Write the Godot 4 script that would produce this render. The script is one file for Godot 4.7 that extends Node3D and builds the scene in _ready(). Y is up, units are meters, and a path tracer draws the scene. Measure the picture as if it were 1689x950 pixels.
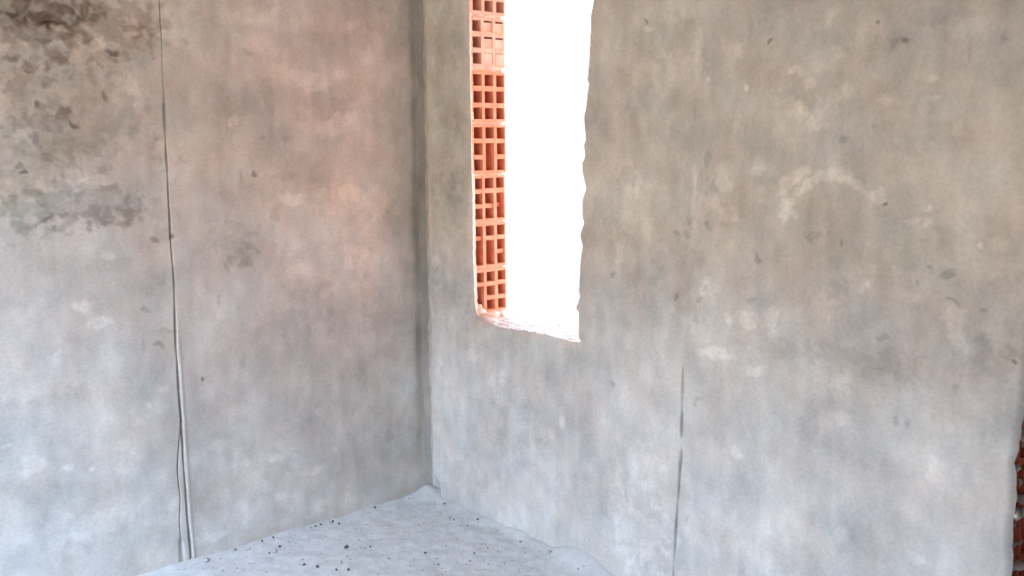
extends Node3D
# An unfinished room: two cement-plastered walls meet in a corner, a window
# opening shows the hollow clay bricks of its jamb, daylight comes in through
# that opening and through a wide one behind the camera.
# Corner of the room at the origin, right wall along +x, left wall along +z.

# Marks on the plaster, in metres along the wall and up from the floor:
# along, up, radius along, radius up, turn in degrees, strength, kind
# (0 lime patch, 1 grey stain, 2 brown patch, 3 greenish stain, 4 pink patch, 5 pit); some put shade and warm glow into the colour
const RIGHT_MARKS := [
	[1.245, 1.663, 0.0661, 0.0605, 0, 0.5, 0], [1.517, 1.713, 0.0203, 0.0197, 0, 0.6, 0], [1.797, 1.76, 0.0121, 0.0271, -8, 0.7, 0], [1.828, 1.683, 0.0153, 0.0211, -20, 0.7, 0], [1.85, 1.584, 0.0219, 0.0212, 0, 0.7, 0],
	[1.703, 1.645, 0.0239, 0.0126, -15, 0.6, 0], [1.746, 1.611, 0.0197, 0.0156, 0, 0.6, 0], [1.711, 1.542, 0.0294, 0.0253, 0, 0.9, 0], [1.773, 1.502, 0.0284, 0.0187, 0, 0.9, 0], [1.807, 1.552, 0.052, 0.0277, 25, 0.5, 0],
	[1.962, 1.56, 0.022, 0.0117, -10, 0.7, 0], [2.077, 1.602, 0.0117, 0.0084, 0, 0.7, 0], [2.077, 1.556, 0.0205, 0.0113, 0, 0.6, 0], [2.144, 1.491, 0.014, 0.0139, 0, 0.6, 0], [1.603, 1.389, 0.0178, 0.0232, -30, 0.9, 0],
	[1.73, 1.375, 0.0294, 0.0192, 30, 0.8, 0], [1.69, 1.342, 0.0376, 0.0195, 40, 0.7, 0], [1.622, 1.315, 0.0549, 0.0266, 0, 0.6, 0], [1.76, 1.349, 0.0469, 0.0127, 38, 1, 0], [1.84, 1.373, 0.0481, 0.0155, 0, 0.8, 0],
	[1.889, 1.351, 0.0434, 0.0122, -22, 0.9, 0], [1.951, 1.324, 0.0241, 0.0181, -25, 0.8, 0], [1.695, 1.272, 0.0301, 0.0245, 30, 0.9, 0], [1.502, 1.255, 0.0378, 0.0311, 0, 0.8, 0], [1.488, 1.358, 0.0295, 0.0344, 0, 0.6, 0],
	[1.441, 1.291, 0.026, 0.021, 0, 0.5, 0], [2.084, 1.296, 0.0118, 0.0101, 0, 0.8, 0], [2.089, 1.265, 0.0118, 0.0116, 0, 0.8, 0], [2.048, 1.269, 0.0197, 0.0088, 20, 0.6, 0], [1.513, 0.952, 0.017, 0.016, 0, 0.9, 0],
	[1.588, 0.953, 0.0245, 0.0244, 0, 0.7, 0], [1.66, 0.963, 0.0235, 0.0375, 0, 0.6, 0], [1.473, 0.841, 0.0568, 0.0182, 0, 0.8, 0], [1.612, 0.816, 0.0324, 0.014, 15, 0.8, 0], [1.432, 1.026, 0.0442, 0.0325, 0, 0.5, 0],
	[1.932, 1.095, 0.0149, 0.0155, 0, 0.8, 0], [1.84, 1.037, 0.0596, 0.0321, 0, 0.4, 0], [2.156, 1.047, 0.0258, 0.0262, 0, 0.7, 0], [2.175, 0.991, 0.0185, 0.0291, 0, 0.7, 0], [2.063, 1.077, 0.0213, 0.0119, 0, 0.5, 0],
	[2.252, 1.017, 0.035, 0.0254, 0, 0.5, 0], [1.877, 0.815, 0.0243, 0.0358, -10, 0.5, 0], [1.866, 0.73, 0.0387, 0.023, 20, 0.5, 0], [1.559, 0.556, 0.0296, 0.0164, -35, 0.8, 0], [2.11, 0.421, 0.0277, 0.0126, 0, 0.7, 0],
	[1.899, 0.418, 0.014, 0.0303, -10, 0.4, 0], [2.154, 0.663, 0.0295, 0.0516, 0, 0.3, 0], [1.381, 1.306, 0.0112, 0.0853, -2, 0.6, 0], [1.384, 1.706, 0.0175, 0.0853, -2, 0.5, 0], [1.38, 1.189, 0.0113, 0.036, 0, 0.5, 0],
	[0.487, 0.545, 0.0496, 0.0705, 5, 0.5, 0], [0.58, 0.471, 0.0615, 0.0881, 0, 0.4, 0], [0.739, 0.429, 0.0383, 0.0203, 10, 0.5, 0], [0.572, 0.341, 0.0861, 0.047, 0, 0.35, 0], [0.823, 0.488, 0.0153, 0.0264, 0, 0.6, 0],
	[0.085, 0.569, 0.0333, 0.0407, 0, 0.5, 0], [0.093, 0.992, 0.0245, 0.0318, 0, 0.7, 0], [1.046, 1.73, 0.0416, 0.1116, 0, 0.3, 0], [1.079, 1.275, 0.1309, 0.077, 0, 0.3, 0], [1.182, 1.204, 0.0998, 0.0378, 0, 0.3, 0],
	[1.551, 1.606, 0.008, 0.0099, 0, 1.2, 0], [1.421, 1.636, 0.0065, 0.0085, 0, 1, 0], [2.213, 1.221, 0.0055, 0.007, 0, 1, 0], [2.251, 1.221, 0.0186, 0.0166, 0, 0.5, 0], [1.194, 1.796, 0.0241, 0.0089, 0, 0.7, 0],
	[1.1, 1.578, 0.0357, 0.0558, 0, 0.35, 0], [1.524, 1.514, 0.0102, 0.0419, -10, 0.5, 0], [1.277, 1.51, 0.0117, 0.0287, -10, 0.5, 0], [1.155, 1.335, 0.0151, 0.0413, 0, 0.5, 0], [1.082, 1.101, 0.0158, 0.0587, -12, 0.4, 0],
	[1.321, 1.429, 0.0276, 0.025, 0, 0.4, 4], [0.305, 0.643, 0.0457, 0.0242, 0, 0.4, 0], [1.19, 0.213, 0.1096, 0.1242, 0, 0.7, 0], [1.199, 0.412, 0.0978, 0.073, 0, 0.45, 0], [1.468, 0.32, 0.1013, 0.0765, 0, 0.3, 0],
	[1.644, 0.263, 0.0821, 0.0459, 0, 0.3, 0], [0.463, 0.035, 0.1096, 0.0345, -30, 0.3, 0], [0.237, 0.146, 0.1596, 0.0767, 0, 0.25, 0], [1.179, 1.819, 0.0145, 0.0053, -45, 0.9, 5], [1.621, 1.723, 0.0077, 0.0064, 0, 0.9, 5],
	[1.935, 1.746, 0.0047, 0.0043, 0, 0.8, 5], [2.004, 1.698, 0.0091, 0.0085, 0, 0.8, 5], [1.98, 1.7, 0.0154, 0.0115, 0, 0.5, 1], [1.933, 1.704, 0.0079, 0.0131, 0, 0.5, 1], [2.236, 1.683, 0.0091, 0.0158, 0, 0.6, 1],
	[2.158, 1.663, 0.0069, 0.0217, 0, 0.4, 1], [1.852, 1.47, 0.0085, 0.0107, 0, 0.7, 1], [1.934, 1.491, 0.008, 0.0104, 0, 0.5, 1], [1.976, 1.305, 0.0063, 0.006, 40, 1.1, 5], [1.778, 1.208, 0.0162, 0.0145, 0, 0.8, 3],
	[1.773, 1.227, 0.0217, 0.0193, 0, 0.5, 3], [1.863, 1.202, 0.0069, 0.0125, 0, 0.8, 1], [1.825, 1.221, 0.007, 0.0063, 0, 0.6, 1], [1.43, 1.218, 0.0088, 0.0124, -10, 0.9, 1], [1.609, 1.139, 0.01, 0.017, 35, 0.9, 1],
	[1.061, 1.034, 0.0107, 0.0158, 0, 1, 1], [1.323, 1.189, 0.0116, 0.011, 0, 0.6, 1], [1.353, 1.189, 0.0091, 0.0091, 0, 0.6, 1], [1.359, 1.224, 0.0068, 0.0144, 0, 0.5, 1], [1.429, 1.404, 0.0109, 0.0261, 0, 0.6, 1],
	[1.444, 1.34, 0.0173, 0.0174, -40, 0.6, 1], [1.396, 1.342, 0.0133, 0.0247, 0, 0.4, 1], [2.096, 1.16, 0.0074, 0.0073, 0, 0.8, 1], [2.145, 1.148, 0.0172, 0.0087, 0, 0.7, 1], [2.051, 1.149, 0.0122, 0.0104, 0, 0.5, 3],
	[2.156, 1.083, 0.02, 0.0058, -15, 0.7, 1], [2.071, 1.119, 0.006, 0.0059, 0, 0.6, 1], [1.987, 0.97, 0.0129, 0.0124, 0, 0.6, 1], [2.181, 0.877, 0.0114, 0.0103, 0, 0.6, 1], [2.036, 0.759, 0.0079, 0.0109, 0, 0.7, 1],
	[2.064, 0.765, 0.0078, 0.0108, 0, 0.7, 1], [2.282, 0.976, 0.0212, 0.0141, -30, 0.5, 1], [2.305, 0.96, 0.0052, 0.0056, 0, 0.8, 5], [1.061, 0.671, 0.0109, 0.0123, 0, 0.8, 1], [1.584, 1.019, 0.0163, 0.0087, 0, 0.6, 1],
	[1.323, 0.993, 0.007, 0.013, 0, 0.8, 1], [1.406, 0.996, 0.0112, 0.0091, 0, 0.6, 1], [1.432, 1.028, 0.0111, 0.0108, 0, 0.5, 1], [1.399, 0.932, 0.009, 0.0165, 0, 0.5, 1], [1.132, 0.3, 0.0107, 0.0312, 15, 0.5, 1],
	[1.376, 0.297, 0.0071, 0.0177, 10, 0.4, 1], [1.812, 0.684, 0.0091, 0.0168, 0, 0.3, 1], [2.23, 1.071, 0.0068, 0.0057, 0, 0.7, 1], [1.927, 1.157, 0.0825, 0.0278, 0, 0.4, 3], [2.091, 1.186, 0.0891, 0.0439, 0, 0.35, 3],
	[2.132, 1.233, 0.0288, 0.0431, 0, 0.3, 1], [1.742, 1.588, 0.108, 0.0468, 0, 0.35, 1], [2.027, 1.49, 0.0758, 0.0433, 0, 0.25, 1], [2.242, 1.255, 0.0267, 0.0552, 0, 0.25, 3], [2.276, 1.147, 0.0263, 0.0276, 0, 0.3, 1],
	[1.321, 0.707, 0.0071, 0.0057, 0, 0.1, 1], [1.098, 1.353, 0.031, 0.0343, 0, 0.4, 1], [1.289, 1.765, 0.1376, 0.0522, 0, 0.3, 3], [1.805, 1.722, 0.0515, 0.0453, 0, 0.3, 3], [1.331, 1.067, 0.0931, 0.1106, 0, 0.25, 1],
	[1.86, 1.073, 0.0242, 0.0223, 0, 0.4, 1], [1.411, 0.687, 0.0137, 0.0112, 0, 0.5, 1], [1.289, 1.748, 0.0574, 0.0785, 0, 0.3, 1], [1.121, 1.779, 0.035, 0.0726, 0, 0.3, 4], [1.186, 1.63, 0.0244, 0.0725, 0, 0.2, 1],
	[1.445, 1.685, 0.0381, 0.0673, 0, 0.25, 1], [2.108, 0.905, 0.1345, 0.018, 0, 0.35, 4], [1.983, 0.898, 0.1944, 0.0312, 0, 0.3, 2], [2.236, 0.942, 0.0821, 0.043, 0, 0.3, 2], [1.639, 0.891, 0.159, 0.0207, 0, 0.3, 2],  # last four: a broad band, only warmer in tone
	[2.099, 1.752, 0.0853, 0.0192, 0, 0.3, 1], [1.886, 1.774, 0.0815, 0.0205, 0, 0.3, 3], [2.247, 1.567, 0.0325, 0.0332, 0, 0.3, 3], [0.19, 1.54, 0.0692, 0.1376, 0, 0.5, 3], [0.183, 1.238, 0.0781, 0.0943, 0, 0.45, 1],  # last two: dim strip between corner and window, shade painted in
	[0.171, 1.859, 0.0765, 0.1343, 0, 0.5, 3], [0.154, 0.852, 0.1043, 0.0833, 0, 0.4, 1],  # same strip: its shade put into the plaster colour
]
const LEFT_MARKS := [
	[1.467, 1.842, 0.0132, 0.0105, 0, 1.12, 1], [1.361, 1.822, 0.0242, 0.0107, 0, 1, 1], [1.267, 1.844, 0.0647, 0.0182, -15, 0.88, 3], [1.397, 1.837, 0.0509, 0.0177, 10, 0.62, 1], [1.48, 1.796, 0.0131, 0.0087, 0, 0.88, 1],
	[1.377, 1.771, 0.0189, 0.0143, 0, 1, 1], [1.436, 1.775, 0.0134, 0.0088, 0, 0.62, 1], [1.482, 1.712, 0.0329, 0.0088, -10, 1, 1], [1.425, 1.687, 0.0203, 0.0143, 35, 1.12, 2], [1.463, 1.636, 0.0367, 0.0463, 0, 0.75, 2],
	[1.385, 1.653, 0.0276, 0.0145, 0, 0.75, 1], [1.412, 1.587, 0.0085, 0.0163, 0, 0.88, 1], [1.312, 1.521, 0.0179, 0.0149, 30, 1.25, 2], [1.344, 1.552, 0.0247, 0.0147, 10, 0.88, 2], [1.387, 1.56, 0.0104, 0.0182, 0, 0.62, 1],
	[1.215, 1.607, 0.0065, 0.0188, 0, 1.25, 2], [1.121, 1.818, 0.0307, 0.0226, 0, 0.88, 2], [1.211, 1.734, 0.0463, 0.0149, 0, 0.62, 2], [1.174, 1.721, 0.0094, 0.0075, 0, 0.88, 1], [1.345, 1.727, 0.021, 0.0145, 0, 0.62, 2],
	[1.333, 1.781, 0.0088, 0.0108, 0, 0.75, 1], [1.253, 1.776, 0.0109, 0.011, 0, 0.75, 1], [1.374, 1.696, 0.0104, 0.0108, 0, 0.62, 1], [1.054, 1.807, 0.0158, 0.0153, 0, 0.5, 1], [1.169, 1.744, 0.0113, 0.015, 0, 0.5, 1],
	[1.378, 1.352, 0.0176, 0.0167, 0, 0.75, 2], [1.48, 1.401, 0.01, 0.009, 0, 0.7, 5], [1.469, 1.379, 0.0084, 0.0073, 0, 1, 5], [1.514, 1.295, 0.0398, 0.0127, 5, 0.88, 3], [1.418, 1.231, 0.0278, 0.0074, -38, 1.12, 1],
	[1.371, 1.242, 0.0248, 0.0075, 0, 0.62, 1], [1.278, 1.233, 0.0517, 0.0269, 0, 0.75, 2], [1.164, 1.237, 0.0542, 0.0393, -15, 0.88, 2], [1.082, 1.144, 0.0201, 0.008, 20, 1.38, 1], [1.063, 1.169, 0.0283, 0.0202, 0, 0.5, 1],
	[1.229, 1.317, 0.0413, 0.0154, 0, 0.62, 1], [1.313, 1.305, 0.0145, 0.0132, 0, 0.62, 1], [1.32, 1.283, 0.009, 0.0076, 0, 0.62, 1], [1.428, 1.282, 0.0069, 0.0148, -40, 0.5, 1], [1.45, 1.314, 0.0239, 0.0092, 20, 0.5, 1],
	[1.031, 1.146, 0.0103, 0.0102, 0, 1.2, 5], [0.977, 1.402, 0.0166, 0.0141, 0, 0.7, 1], [0.944, 1.797, 0.0103, 0.0118, 0, 0.7, 1], [0.719, 1.357, 0.0069, 0.0085, 0, 1.1, 5], [0.772, 1.344, 0.0068, 0.0232, 0, 0.5, 1],
	[0.838, 1.029, 0.0067, 0.0256, -20, 0.7, 1], [0.802, 1.116, 0.063, 0.0639, 0, 0.4, 1], [0.777, 1.071, 0.041, 0.0387, 0, 0.3, 1], [1.074, 1.419, 0.0159, 0.0099, 0, 0.62, 1], [1.05, 1.411, 0.006, 0.0238, 0, 0.4, 1],
	[1.23, 1.388, 0.0187, 0.0115, 0, 0.5, 1], [1.216, 1.375, 0.0113, 0.0096, 0, 0.5, 1], [1.091, 0.792, 0.0204, 0.0083, 35, 0.8, 1], [1.142, 0.799, 0.01, 0.0143, 0, 0.5, 1], [1.133, 0.915, 0.0119, 0.0101, 0, 0.7, 1],
	[1.062, 0.836, 0.037, 0.0062, 10, 0.5, 1], [0.947, 0.65, 0.0054, 0.0086, 0, 1.2, 5], [0.796, 0.685, 0.0092, 0.0243, 5, 0.6, 1], [0.879, 0.919, 0.0088, 0.0192, 0, 0.7, 1], [0.187, 0.276, 0.0262, 0.0177, -30, 0.5, 1],
	[0.348, 0.413, 0.0082, 0.0195, 15, 0.4, 1], [1.04, 0.24, 0.0043, 0.0655, 2, 0.3, 1], [1.062, 1.012, 0.0163, 0.0204, 0, 0.4, 1], [1.044, 1.484, 0.0161, 0.0118, 0, 0.4, 1], [1.064, 1.484, 0.006, 0.0196, 0, 0.5, 1],
	[1.087, 1.591, 0.0196, 0.0271, 0, 0.25, 1], [0.715, 1.771, 0.0226, 0.0123, 0, 0.6, 2], [0.683, 1.482, 0.0093, 0.0085, 0, 0.6, 1], [0.582, 1.48, 0.0241, 0.0108, -15, 0.5, 1], [0.659, 1.6, 0.0186, 0.0843, 0, 0.3, 1],
	[0.416, 1.595, 0.0892, 0.0552, 0, 0.3, 1], [0.277, 1.855, 0.053, 0.0554, 0, 0.3, 1], [0.122, 1.566, 0.051, 0.1165, 0, 0.25, 1], [0.073, 1.233, 0.0467, 0.1445, 0, 0.25, 1], [0.098, 1.912, 0.0563, 0.0684, 0, 0.3, 1],  # last three: shade of the corner put into the plaster colour
	[0.778, 1.922, 0.0657, 0.0281, 0, 0.5, 3], [0.738, 1.845, 0.0558, 0.0204, 0, 0.4, 3], [0.506, 1.84, 0.0732, 0.0213, 0, 0.3, 3], [0.6, 1.343, 0.0481, 0.0131, 0, 0.3, 1], [0.642, 1.214, 0.0238, 0.0305, 0, 0.4, 1],
	[0.401, 1.315, 0.1556, 0.0226, 0, 0.2, 1], [1.366, 0.678, 0.0146, 0.0158, 0, 0.3, 1], [1.498, 0.663, 0.0172, 0.0115, 0, 0.3, 1], [1.333, 0.743, 0.0258, 0.0118, 0, 0.2, 1], [0.539, 0.426, 0.0768, 0.0472, 0, 0.2, 1],
	[1.403, 1.529, 0.0861, 0.0546, 0, 0.75, 1], [1.357, 1.437, 0.1059, 0.0371, 0, 0.75, 3], [1.487, 1.528, 0.0232, 0.0357, 0, 0.5, 3], [1.447, 1.847, 0.0664, 0.0245, 0, 0.5, 2], [1.309, 1.877, 0.1057, 0.018, 0, 0.62, 2],
	[1.116, 1.743, 0.0578, 0.038, 0, 0.5, 3], [1.306, 1.659, 0.107, 0.0294, 0, 0.44, 3], [1.261, 1.531, 0.1465, 0.1126, 0, 0.56, 1], [1.402, 1.781, 0.102, 0.089, 0, 0.94, 2], [1.186, 1.832, 0.1676, 0.0744, 0, 0.88, 2],
	[1.352, 1.269, 0.1962, 0.0565, 0, 0.69, 1], [1.47, 1.311, 0.1014, 0.1096, 0, 0.69, 3], [1.122, 1.337, 0.0784, 0.0982, 0, 0.31, 1], [1.069, 1.878, 0.0586, 0.0569, 0, 0.38, 2], [0.418, 0.856, 0.2101, 0.0607, 0, 0.3, 2],
	[0.174, 0.73, 0.0863, 0.059, 0, 0.3, 2], [0.693, 0.887, 0.1186, 0.031, 0, 0.25, 4], [1.223, 1.768, 0.0221, 0.0148, 0, 1.1, 0], [1.249, 1.754, 0.0146, 0.0185, 0, 0.6, 0], [1.343, 1.829, 0.0104, 0.0144, 0, 0.5, 0],
	[0.787, 1.536, 0.0156, 0.0145, -30, 1, 0], [0.803, 1.525, 0.0066, 0.0103, 0, 0.8, 0], [1.463, 1.745, 0.0331, 0.0176, 0, 0.6, 0], [1.44, 1.764, 0.0167, 0.0212, 0, 0.4, 0], [1.466, 1.484, 0.0336, 0.0216, 0, 0.5, 0],
	[1.119, 1.628, 0.0426, 0.0422, 0, 0.5, 0], [1.261, 1.536, 0.0146, 0.0188, 0, 0.5, 0], [1.463, 1.411, 0.027, 0.0145, 0, 0.4, 0], [0.778, 1.72, 0.031, 0.0245, -40, 0.5, 4], [0.747, 1.66, 0.0897, 0.0412, -30, 0.4, 4],
	[0.512, 1.69, 0.0931, 0.0344, 10, 0.5, 0], [0.36, 1.718, 0.0207, 0.0221, 0, 0.5, 0], [0.302, 1.893, 0.0524, 0.0176, -20, 0.6, 0], [0.38, 1.529, 0.0828, 0.0313, -25, 0.6, 0], [0.274, 1.564, 0.0376, 0.0681, 0, 0.4, 4],
	[0.579, 1.259, 0.039, 0.0198, 0, 0.8, 0], [0.623, 1.268, 0.0096, 0.0131, 0, 0.4, 0], [0.391, 1.247, 0.0887, 0.0592, 0, 0.7, 4], [0.323, 1.29, 0.032, 0.0368, 20, 0.5, 4], [0.238, 1.229, 0.0772, 0.0656, 0, 0.5, 0],  # pink marks near the window: its warm glow put into the colour
	[0.61, 1.113, 0.0678, 0.0442, 20, 0.4, 0], [0.306, 1.01, 0.0924, 0.0565, 0, 0.35, 0], [0.566, 0.998, 0.0643, 0.0315, -40, 0.4, 0], [0.9, 1.07, 0.0304, 0.0378, 0, 0.5, 4], [0.917, 1.155, 0.0859, 0.0208, 0, 0.4, 4],
	[0.668, 1.891, 0.0572, 0.0206, 0, 0.3, 0], [0.609, 1.932, 0.014, 0.029, 20, 0.6, 0], [0.887, 1.893, 0.0378, 0.0276, 0, 0.5, 4], [1.275, 0.89, 0.0376, 0.0198, -10, 0.8, 0], [1.33, 0.952, 0.0256, 0.0175, 10, 0.8, 0],
	[1.282, 0.869, 0.0113, 0.0158, 0, 0.5, 0], [1.421, 0.792, 0.0248, 0.0212, 0, 0.6, 0], [1.408, 0.849, 0.0213, 0.0116, 0, 0.5, 0], [1.238, 1.104, 0.0208, 0.0137, 0, 0.6, 0], [1.515, 0.943, 0.0304, 0.0187, 0, 0.3, 0],
	[1.517, 0.461, 0.0415, 0.0311, -10, 0.7, 0], [1.41, 0.436, 0.0254, 0.012, -8, 0.7, 0], [1.335, 0.413, 0.0094, 0.0081, -20, 1, 0], [1.579, 0.543, 0.0167, 0.0076, 0, 0.6, 0], [1.341, 0.216, 0.0868, 0.0535, 0, 0.5, 0],
	[1.448, 0.17, 0.0723, 0.0364, -20, 0.4, 0], [1.211, 0.401, 0.0395, 0.0375, 0, 0.4, 0], [1.236, 0.473, 0.0273, 0.0165, -15, 0.5, 0], [1.162, 0.206, 0.0813, 0.0427, 0, 0.25, 0], [1.071, 0.222, 0.0211, 0.0217, 0, 0.5, 0],
	[0.903, 0.397, 0.0313, 0.0266, 0, 0.6, 0], [0.825, 0.312, 0.0277, 0.0588, 0, 0.6, 0], [0.691, 0.3, 0.0292, 0.0162, 0, 0.7, 0], [0.44, 0.28, 0.0187, 0.0146, 0, 0.7, 0], [0.585, 0.257, 0.0406, 0.0379, 0, 0.4, 0],
	[0.509, 0.22, 0.0365, 0.0145, -20, 0.5, 0], [0.429, 0.209, 0.0215, 0.0171, 0, 0.4, 0], [0.667, 0.121, 0.0396, 0.0519, 0, 0.6, 0], [0.788, 0.153, 0.0944, 0.0507, -30, 0.45, 0], [0.682, 0.049, 0.0395, 0.0189, 0, 0.5, 0],
	[0.943, 0.068, 0.067, 0.018, 0, 0.6, 0], [0.935, 0.214, 0.0356, 0.0357, 0, 0.3, 0], [1.084, 0.639, 0.0185, 0.0189, 0, 0.5, 0], [1.139, 0.59, 0.0081, 0.0083, 0, 0.7, 0], [0.528, 0.073, 0.0417, 0.034, 0, 0.4, 0],
	[0.379, 0.067, 0.055, 0.0299, 0, 0.4, 0], [0.492, 0.446, 0.0208, 0.019, -40, 0.5, 0], [0.356, 0.329, 0.011, 0.0196, 0, 0.5, 0], [1.549, 0.72, 0.0673, 0.0567, 0, 0.3, 0], [1.564, 0.294, 0.0683, 0.1171, 0, 0.2, 0],
	[0.455, 0.578, 0.0786, 0.0474, 0, 0.2, 0], [0.746, 0.76, 0.0701, 0.0443, 0, 0.2, 4], [0.249, 1.052, 0.0664, 0.1421, 0, 0.25, 4],
]
const RIGHT_EDGE := [[0.776, 0.8903], [0.825, 0.8900], [0.888, 0.8895], [0.896, 0.8762], [0.907, 0.8762], [0.919, 0.8863], [0.944, 0.8934], [0.958, 0.8861], [0.971, 0.8889], [1.023, 0.8943], [1.085, 0.8996], [1.110, 0.9066], [1.146, 0.8962], [1.167, 0.9018], [1.190, 0.9145], [1.208, 0.9072], [1.238, 0.9041], [1.278, 0.9095], [1.305, 0.9234], [1.348, 0.9061], [1.372, 0.9016], [1.392, 0.9029], [1.412, 0.9154], [1.447, 0.9081], [1.465, 0.9163], [1.503, 0.9132], [1.540, 0.9087], [1.575, 0.9182], [1.623, 0.9233], [1.646, 0.9300], [1.658, 0.9216], [1.681, 0.9255], [1.766, 0.9330], [1.823, 0.9379], [1.861, 0.9375], [1.906, 0.9506]]
const LEFT_EDGE := [[0.791, 0.3377], [0.849, 0.3238], [1.036, 0.3159], [1.221, 0.3156], [1.403, 0.3116], [1.582, 0.3113], [1.847, 0.3091], [1.977, 0.3080]]
const SILL_EDGE := [[0.289, 0.8087], [0.338, 0.7914], [0.400, 0.7789], [0.472, 0.7751], [0.575, 0.7787], [0.674, 0.7822], [0.770, 0.7812], [0.831, 0.7777], [0.890, 0.7806], [0.934, 0.7812]]
const DOOR_EDGE := [[0.451, 2.3304], [0.497, 2.3326], [0.525, 2.3279], [0.569, 2.3275], [0.614, 2.3284], [0.651, 2.3298], [0.687, 2.3285], [0.716, 2.3185], [0.745, 2.3271], [0.817, 2.3286], [0.903, 2.3329], [1.029, 2.3342]]
const LEFT_SEAM := [[0.023, 1.0238], [0.080, 1.0250], [0.148, 1.0277], [0.282, 1.0287], [0.392, 1.0310], [0.522, 1.0299], [0.652, 1.0330], [0.779, 1.0340], [0.863, 1.0312], [0.977, 1.0266], [1.148, 1.0290], [1.274, 1.0277], [1.414, 1.0275], [1.559, 1.0250], [1.690, 1.0231], [1.786, 1.0213], [1.920, 1.0212]]
const LEFT_CRACK := [[0.066, 1.0563], [0.156, 1.0576], [0.231, 1.0489], [0.332, 1.0538], [0.407, 1.0473], [0.522, 1.0299]]
const RIGHT_SEAM := [[0.095, 1.3301], [0.177, 1.3329], [0.280, 1.3376], [0.361, 1.3427], [0.457, 1.3473], [0.491, 1.3512], [0.568, 1.3490], [0.655, 1.3514], [0.751, 1.3511], [0.903, 1.3632], [1.189, 1.3800], [1.517, 1.3859], [1.857, 1.3929]]
const DARK_SPOTS := [[0.270, 0.555, 0.0112], [-0.035, 0.867, 0.0075], [0.012, 0.543, 0.0063], [0.010, 0.518, 0.0063], [-0.015, 0.465, 0.0075], [0.056, 0.458, 0.0075], [-0.003, 0.271, 0.0075], [0.103, 0.735, 0.0075], [0.126, 0.788, 0.0063], [0.296, 0.740, 0.0075], [0.343, 0.715, 0.0088], [0.439, 0.649, 0.0075], [0.408, 0.678, 0.0063], [0.323, 0.486, 0.0063], [0.323, 0.102, 0.0063], [0.383, 0.033, 0.0063], [0.498, 0.367, 0.0075], [0.653, 0.048, 0.0063], [0.170, 0.035, 0.0063], [0.598, 0.382, 0.0050], [0.615, 0.235, 0.0050], [0.007, 0.762, 0.0063], [0.002, 0.718, 0.0063]]
const PALE_SPOTS := [[0.128, 0.770, 0.0100], [0.023, 0.477, 0.0075], [0.299, 0.110, 0.0075], [0.448, 0.493, 0.0075], [0.568, 0.169, 0.0075], [0.369, 0.642, 0.0088], [0.007, 0.566, 0.0075], [0.799, 0.041, 0.0100], [0.034, 0.984, 0.0100], [0.316, 0.510, 0.0075], [0.518, 0.437, 0.0075], [0.749, 0.212, 0.0088]]

const ROOM_X := 4.4
const ROOM_Z := 3.5
const CEILING := 2.7
const WALL := 0.188

var M := {}
var wave := FastNoiseLite.new()
var lump := FastNoiseLite.new()
var fine := FastNoiseLite.new()
var rng := RandomNumberGenerator.new()


func _ready() -> void:
	rng.seed = 7
	set_camera()
	set_light()
	wave.seed = 3; wave.frequency = 1.6; wave.fractal_octaves = 3
	lump.seed = 11; lump.frequency = 22.0; lump.fractal_octaves = 3
	fine.seed = 19; fine.frequency = 90.0; fine.fractal_octaves = 2
	make_materials()
	build_floor()
	build_left_wall()
	build_right_wall()
	build_shell()
	build_outside()
	build_debris()


# ------------------------------------------------------------------ camera, light

func set_camera() -> void:
	var pitch := deg_to_rad(8.64)
	var yaw := deg_to_rad(40.8)
	var roll := deg_to_rad(-0.28)
	var f := Vector3(-cos(yaw) * cos(pitch), -sin(pitch), -sin(yaw) * cos(pitch))
	var r := f.cross(Vector3.UP).normalized()
	var u := r.cross(f)
	var r2 := r * cos(roll) + u * sin(roll)
	var u2 := u * cos(roll) - r * sin(roll)
	var cam := Camera3D.new()
	cam.name = "camera"
	cam.fov = rad_to_deg(2.0 * atan(475.0 / 1580.0))
	cam.near = 0.05
	cam.far = 400.0
	cam.transform = Transform3D(Basis(r2, u2, -f), Vector3(3.1724, 1.4586, 2.2569))
	add_child(cam)
	cam.current = true


func set_light() -> void:
	var env := Environment.new()
	env.background_mode = Environment.BG_SKY
	var sm := ProceduralSkyMaterial.new()
	sm.sky_top_color = Color(0.725, 0.85, 1.0)
	sm.sky_horizon_color = Color(0.845, 0.91, 1.0)
	sm.sky_curve = 0.25
	sm.ground_bottom_color = Color(0.55, 0.47, 0.40)
	sm.ground_horizon_color = Color(0.62, 0.56, 0.50)
	sm.sun_angle_max = 1.0
	var sky := Sky.new()
	sky.sky_material = sm
	env.sky = sky
	env.background_energy_multiplier = 37.0
	env.tonemap_mode = Environment.TONE_MAPPER_LINEAR
	env.tonemap_exposure = 1.0
	env.sdfgi_enabled = true
	env.ssao_enabled = true
	env.ssil_enabled = true
	var we := WorldEnvironment.new()
	we.name = "environment"
	we.environment = env
	add_child(we)
	var sun := DirectionalLight3D.new()
	sun.name = "sun"
	sun.light_color = Color(1.0, 0.91, 0.76)
	sun.light_energy = 10.0
	sun.light_angular_distance = 0.6
	sun.shadow_enabled = true
	var towards := Vector3(0.75, 1.0, -0.5)
	sun.look_at_from_position(towards, Vector3.ZERO)
	add_child(sun)


# ------------------------------------------------------------------ helpers

func part(called: String, mesh: Mesh, mat: Material, parent: Node) -> MeshInstance3D:
	var o := MeshInstance3D.new()
	o.name = called
	o.mesh = mesh
	o.material_override = mat
	o.cast_shadow = GeometryInstance3D.SHADOW_CASTING_SETTING_ON
	parent.add_child(o, true)
	return o


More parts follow.
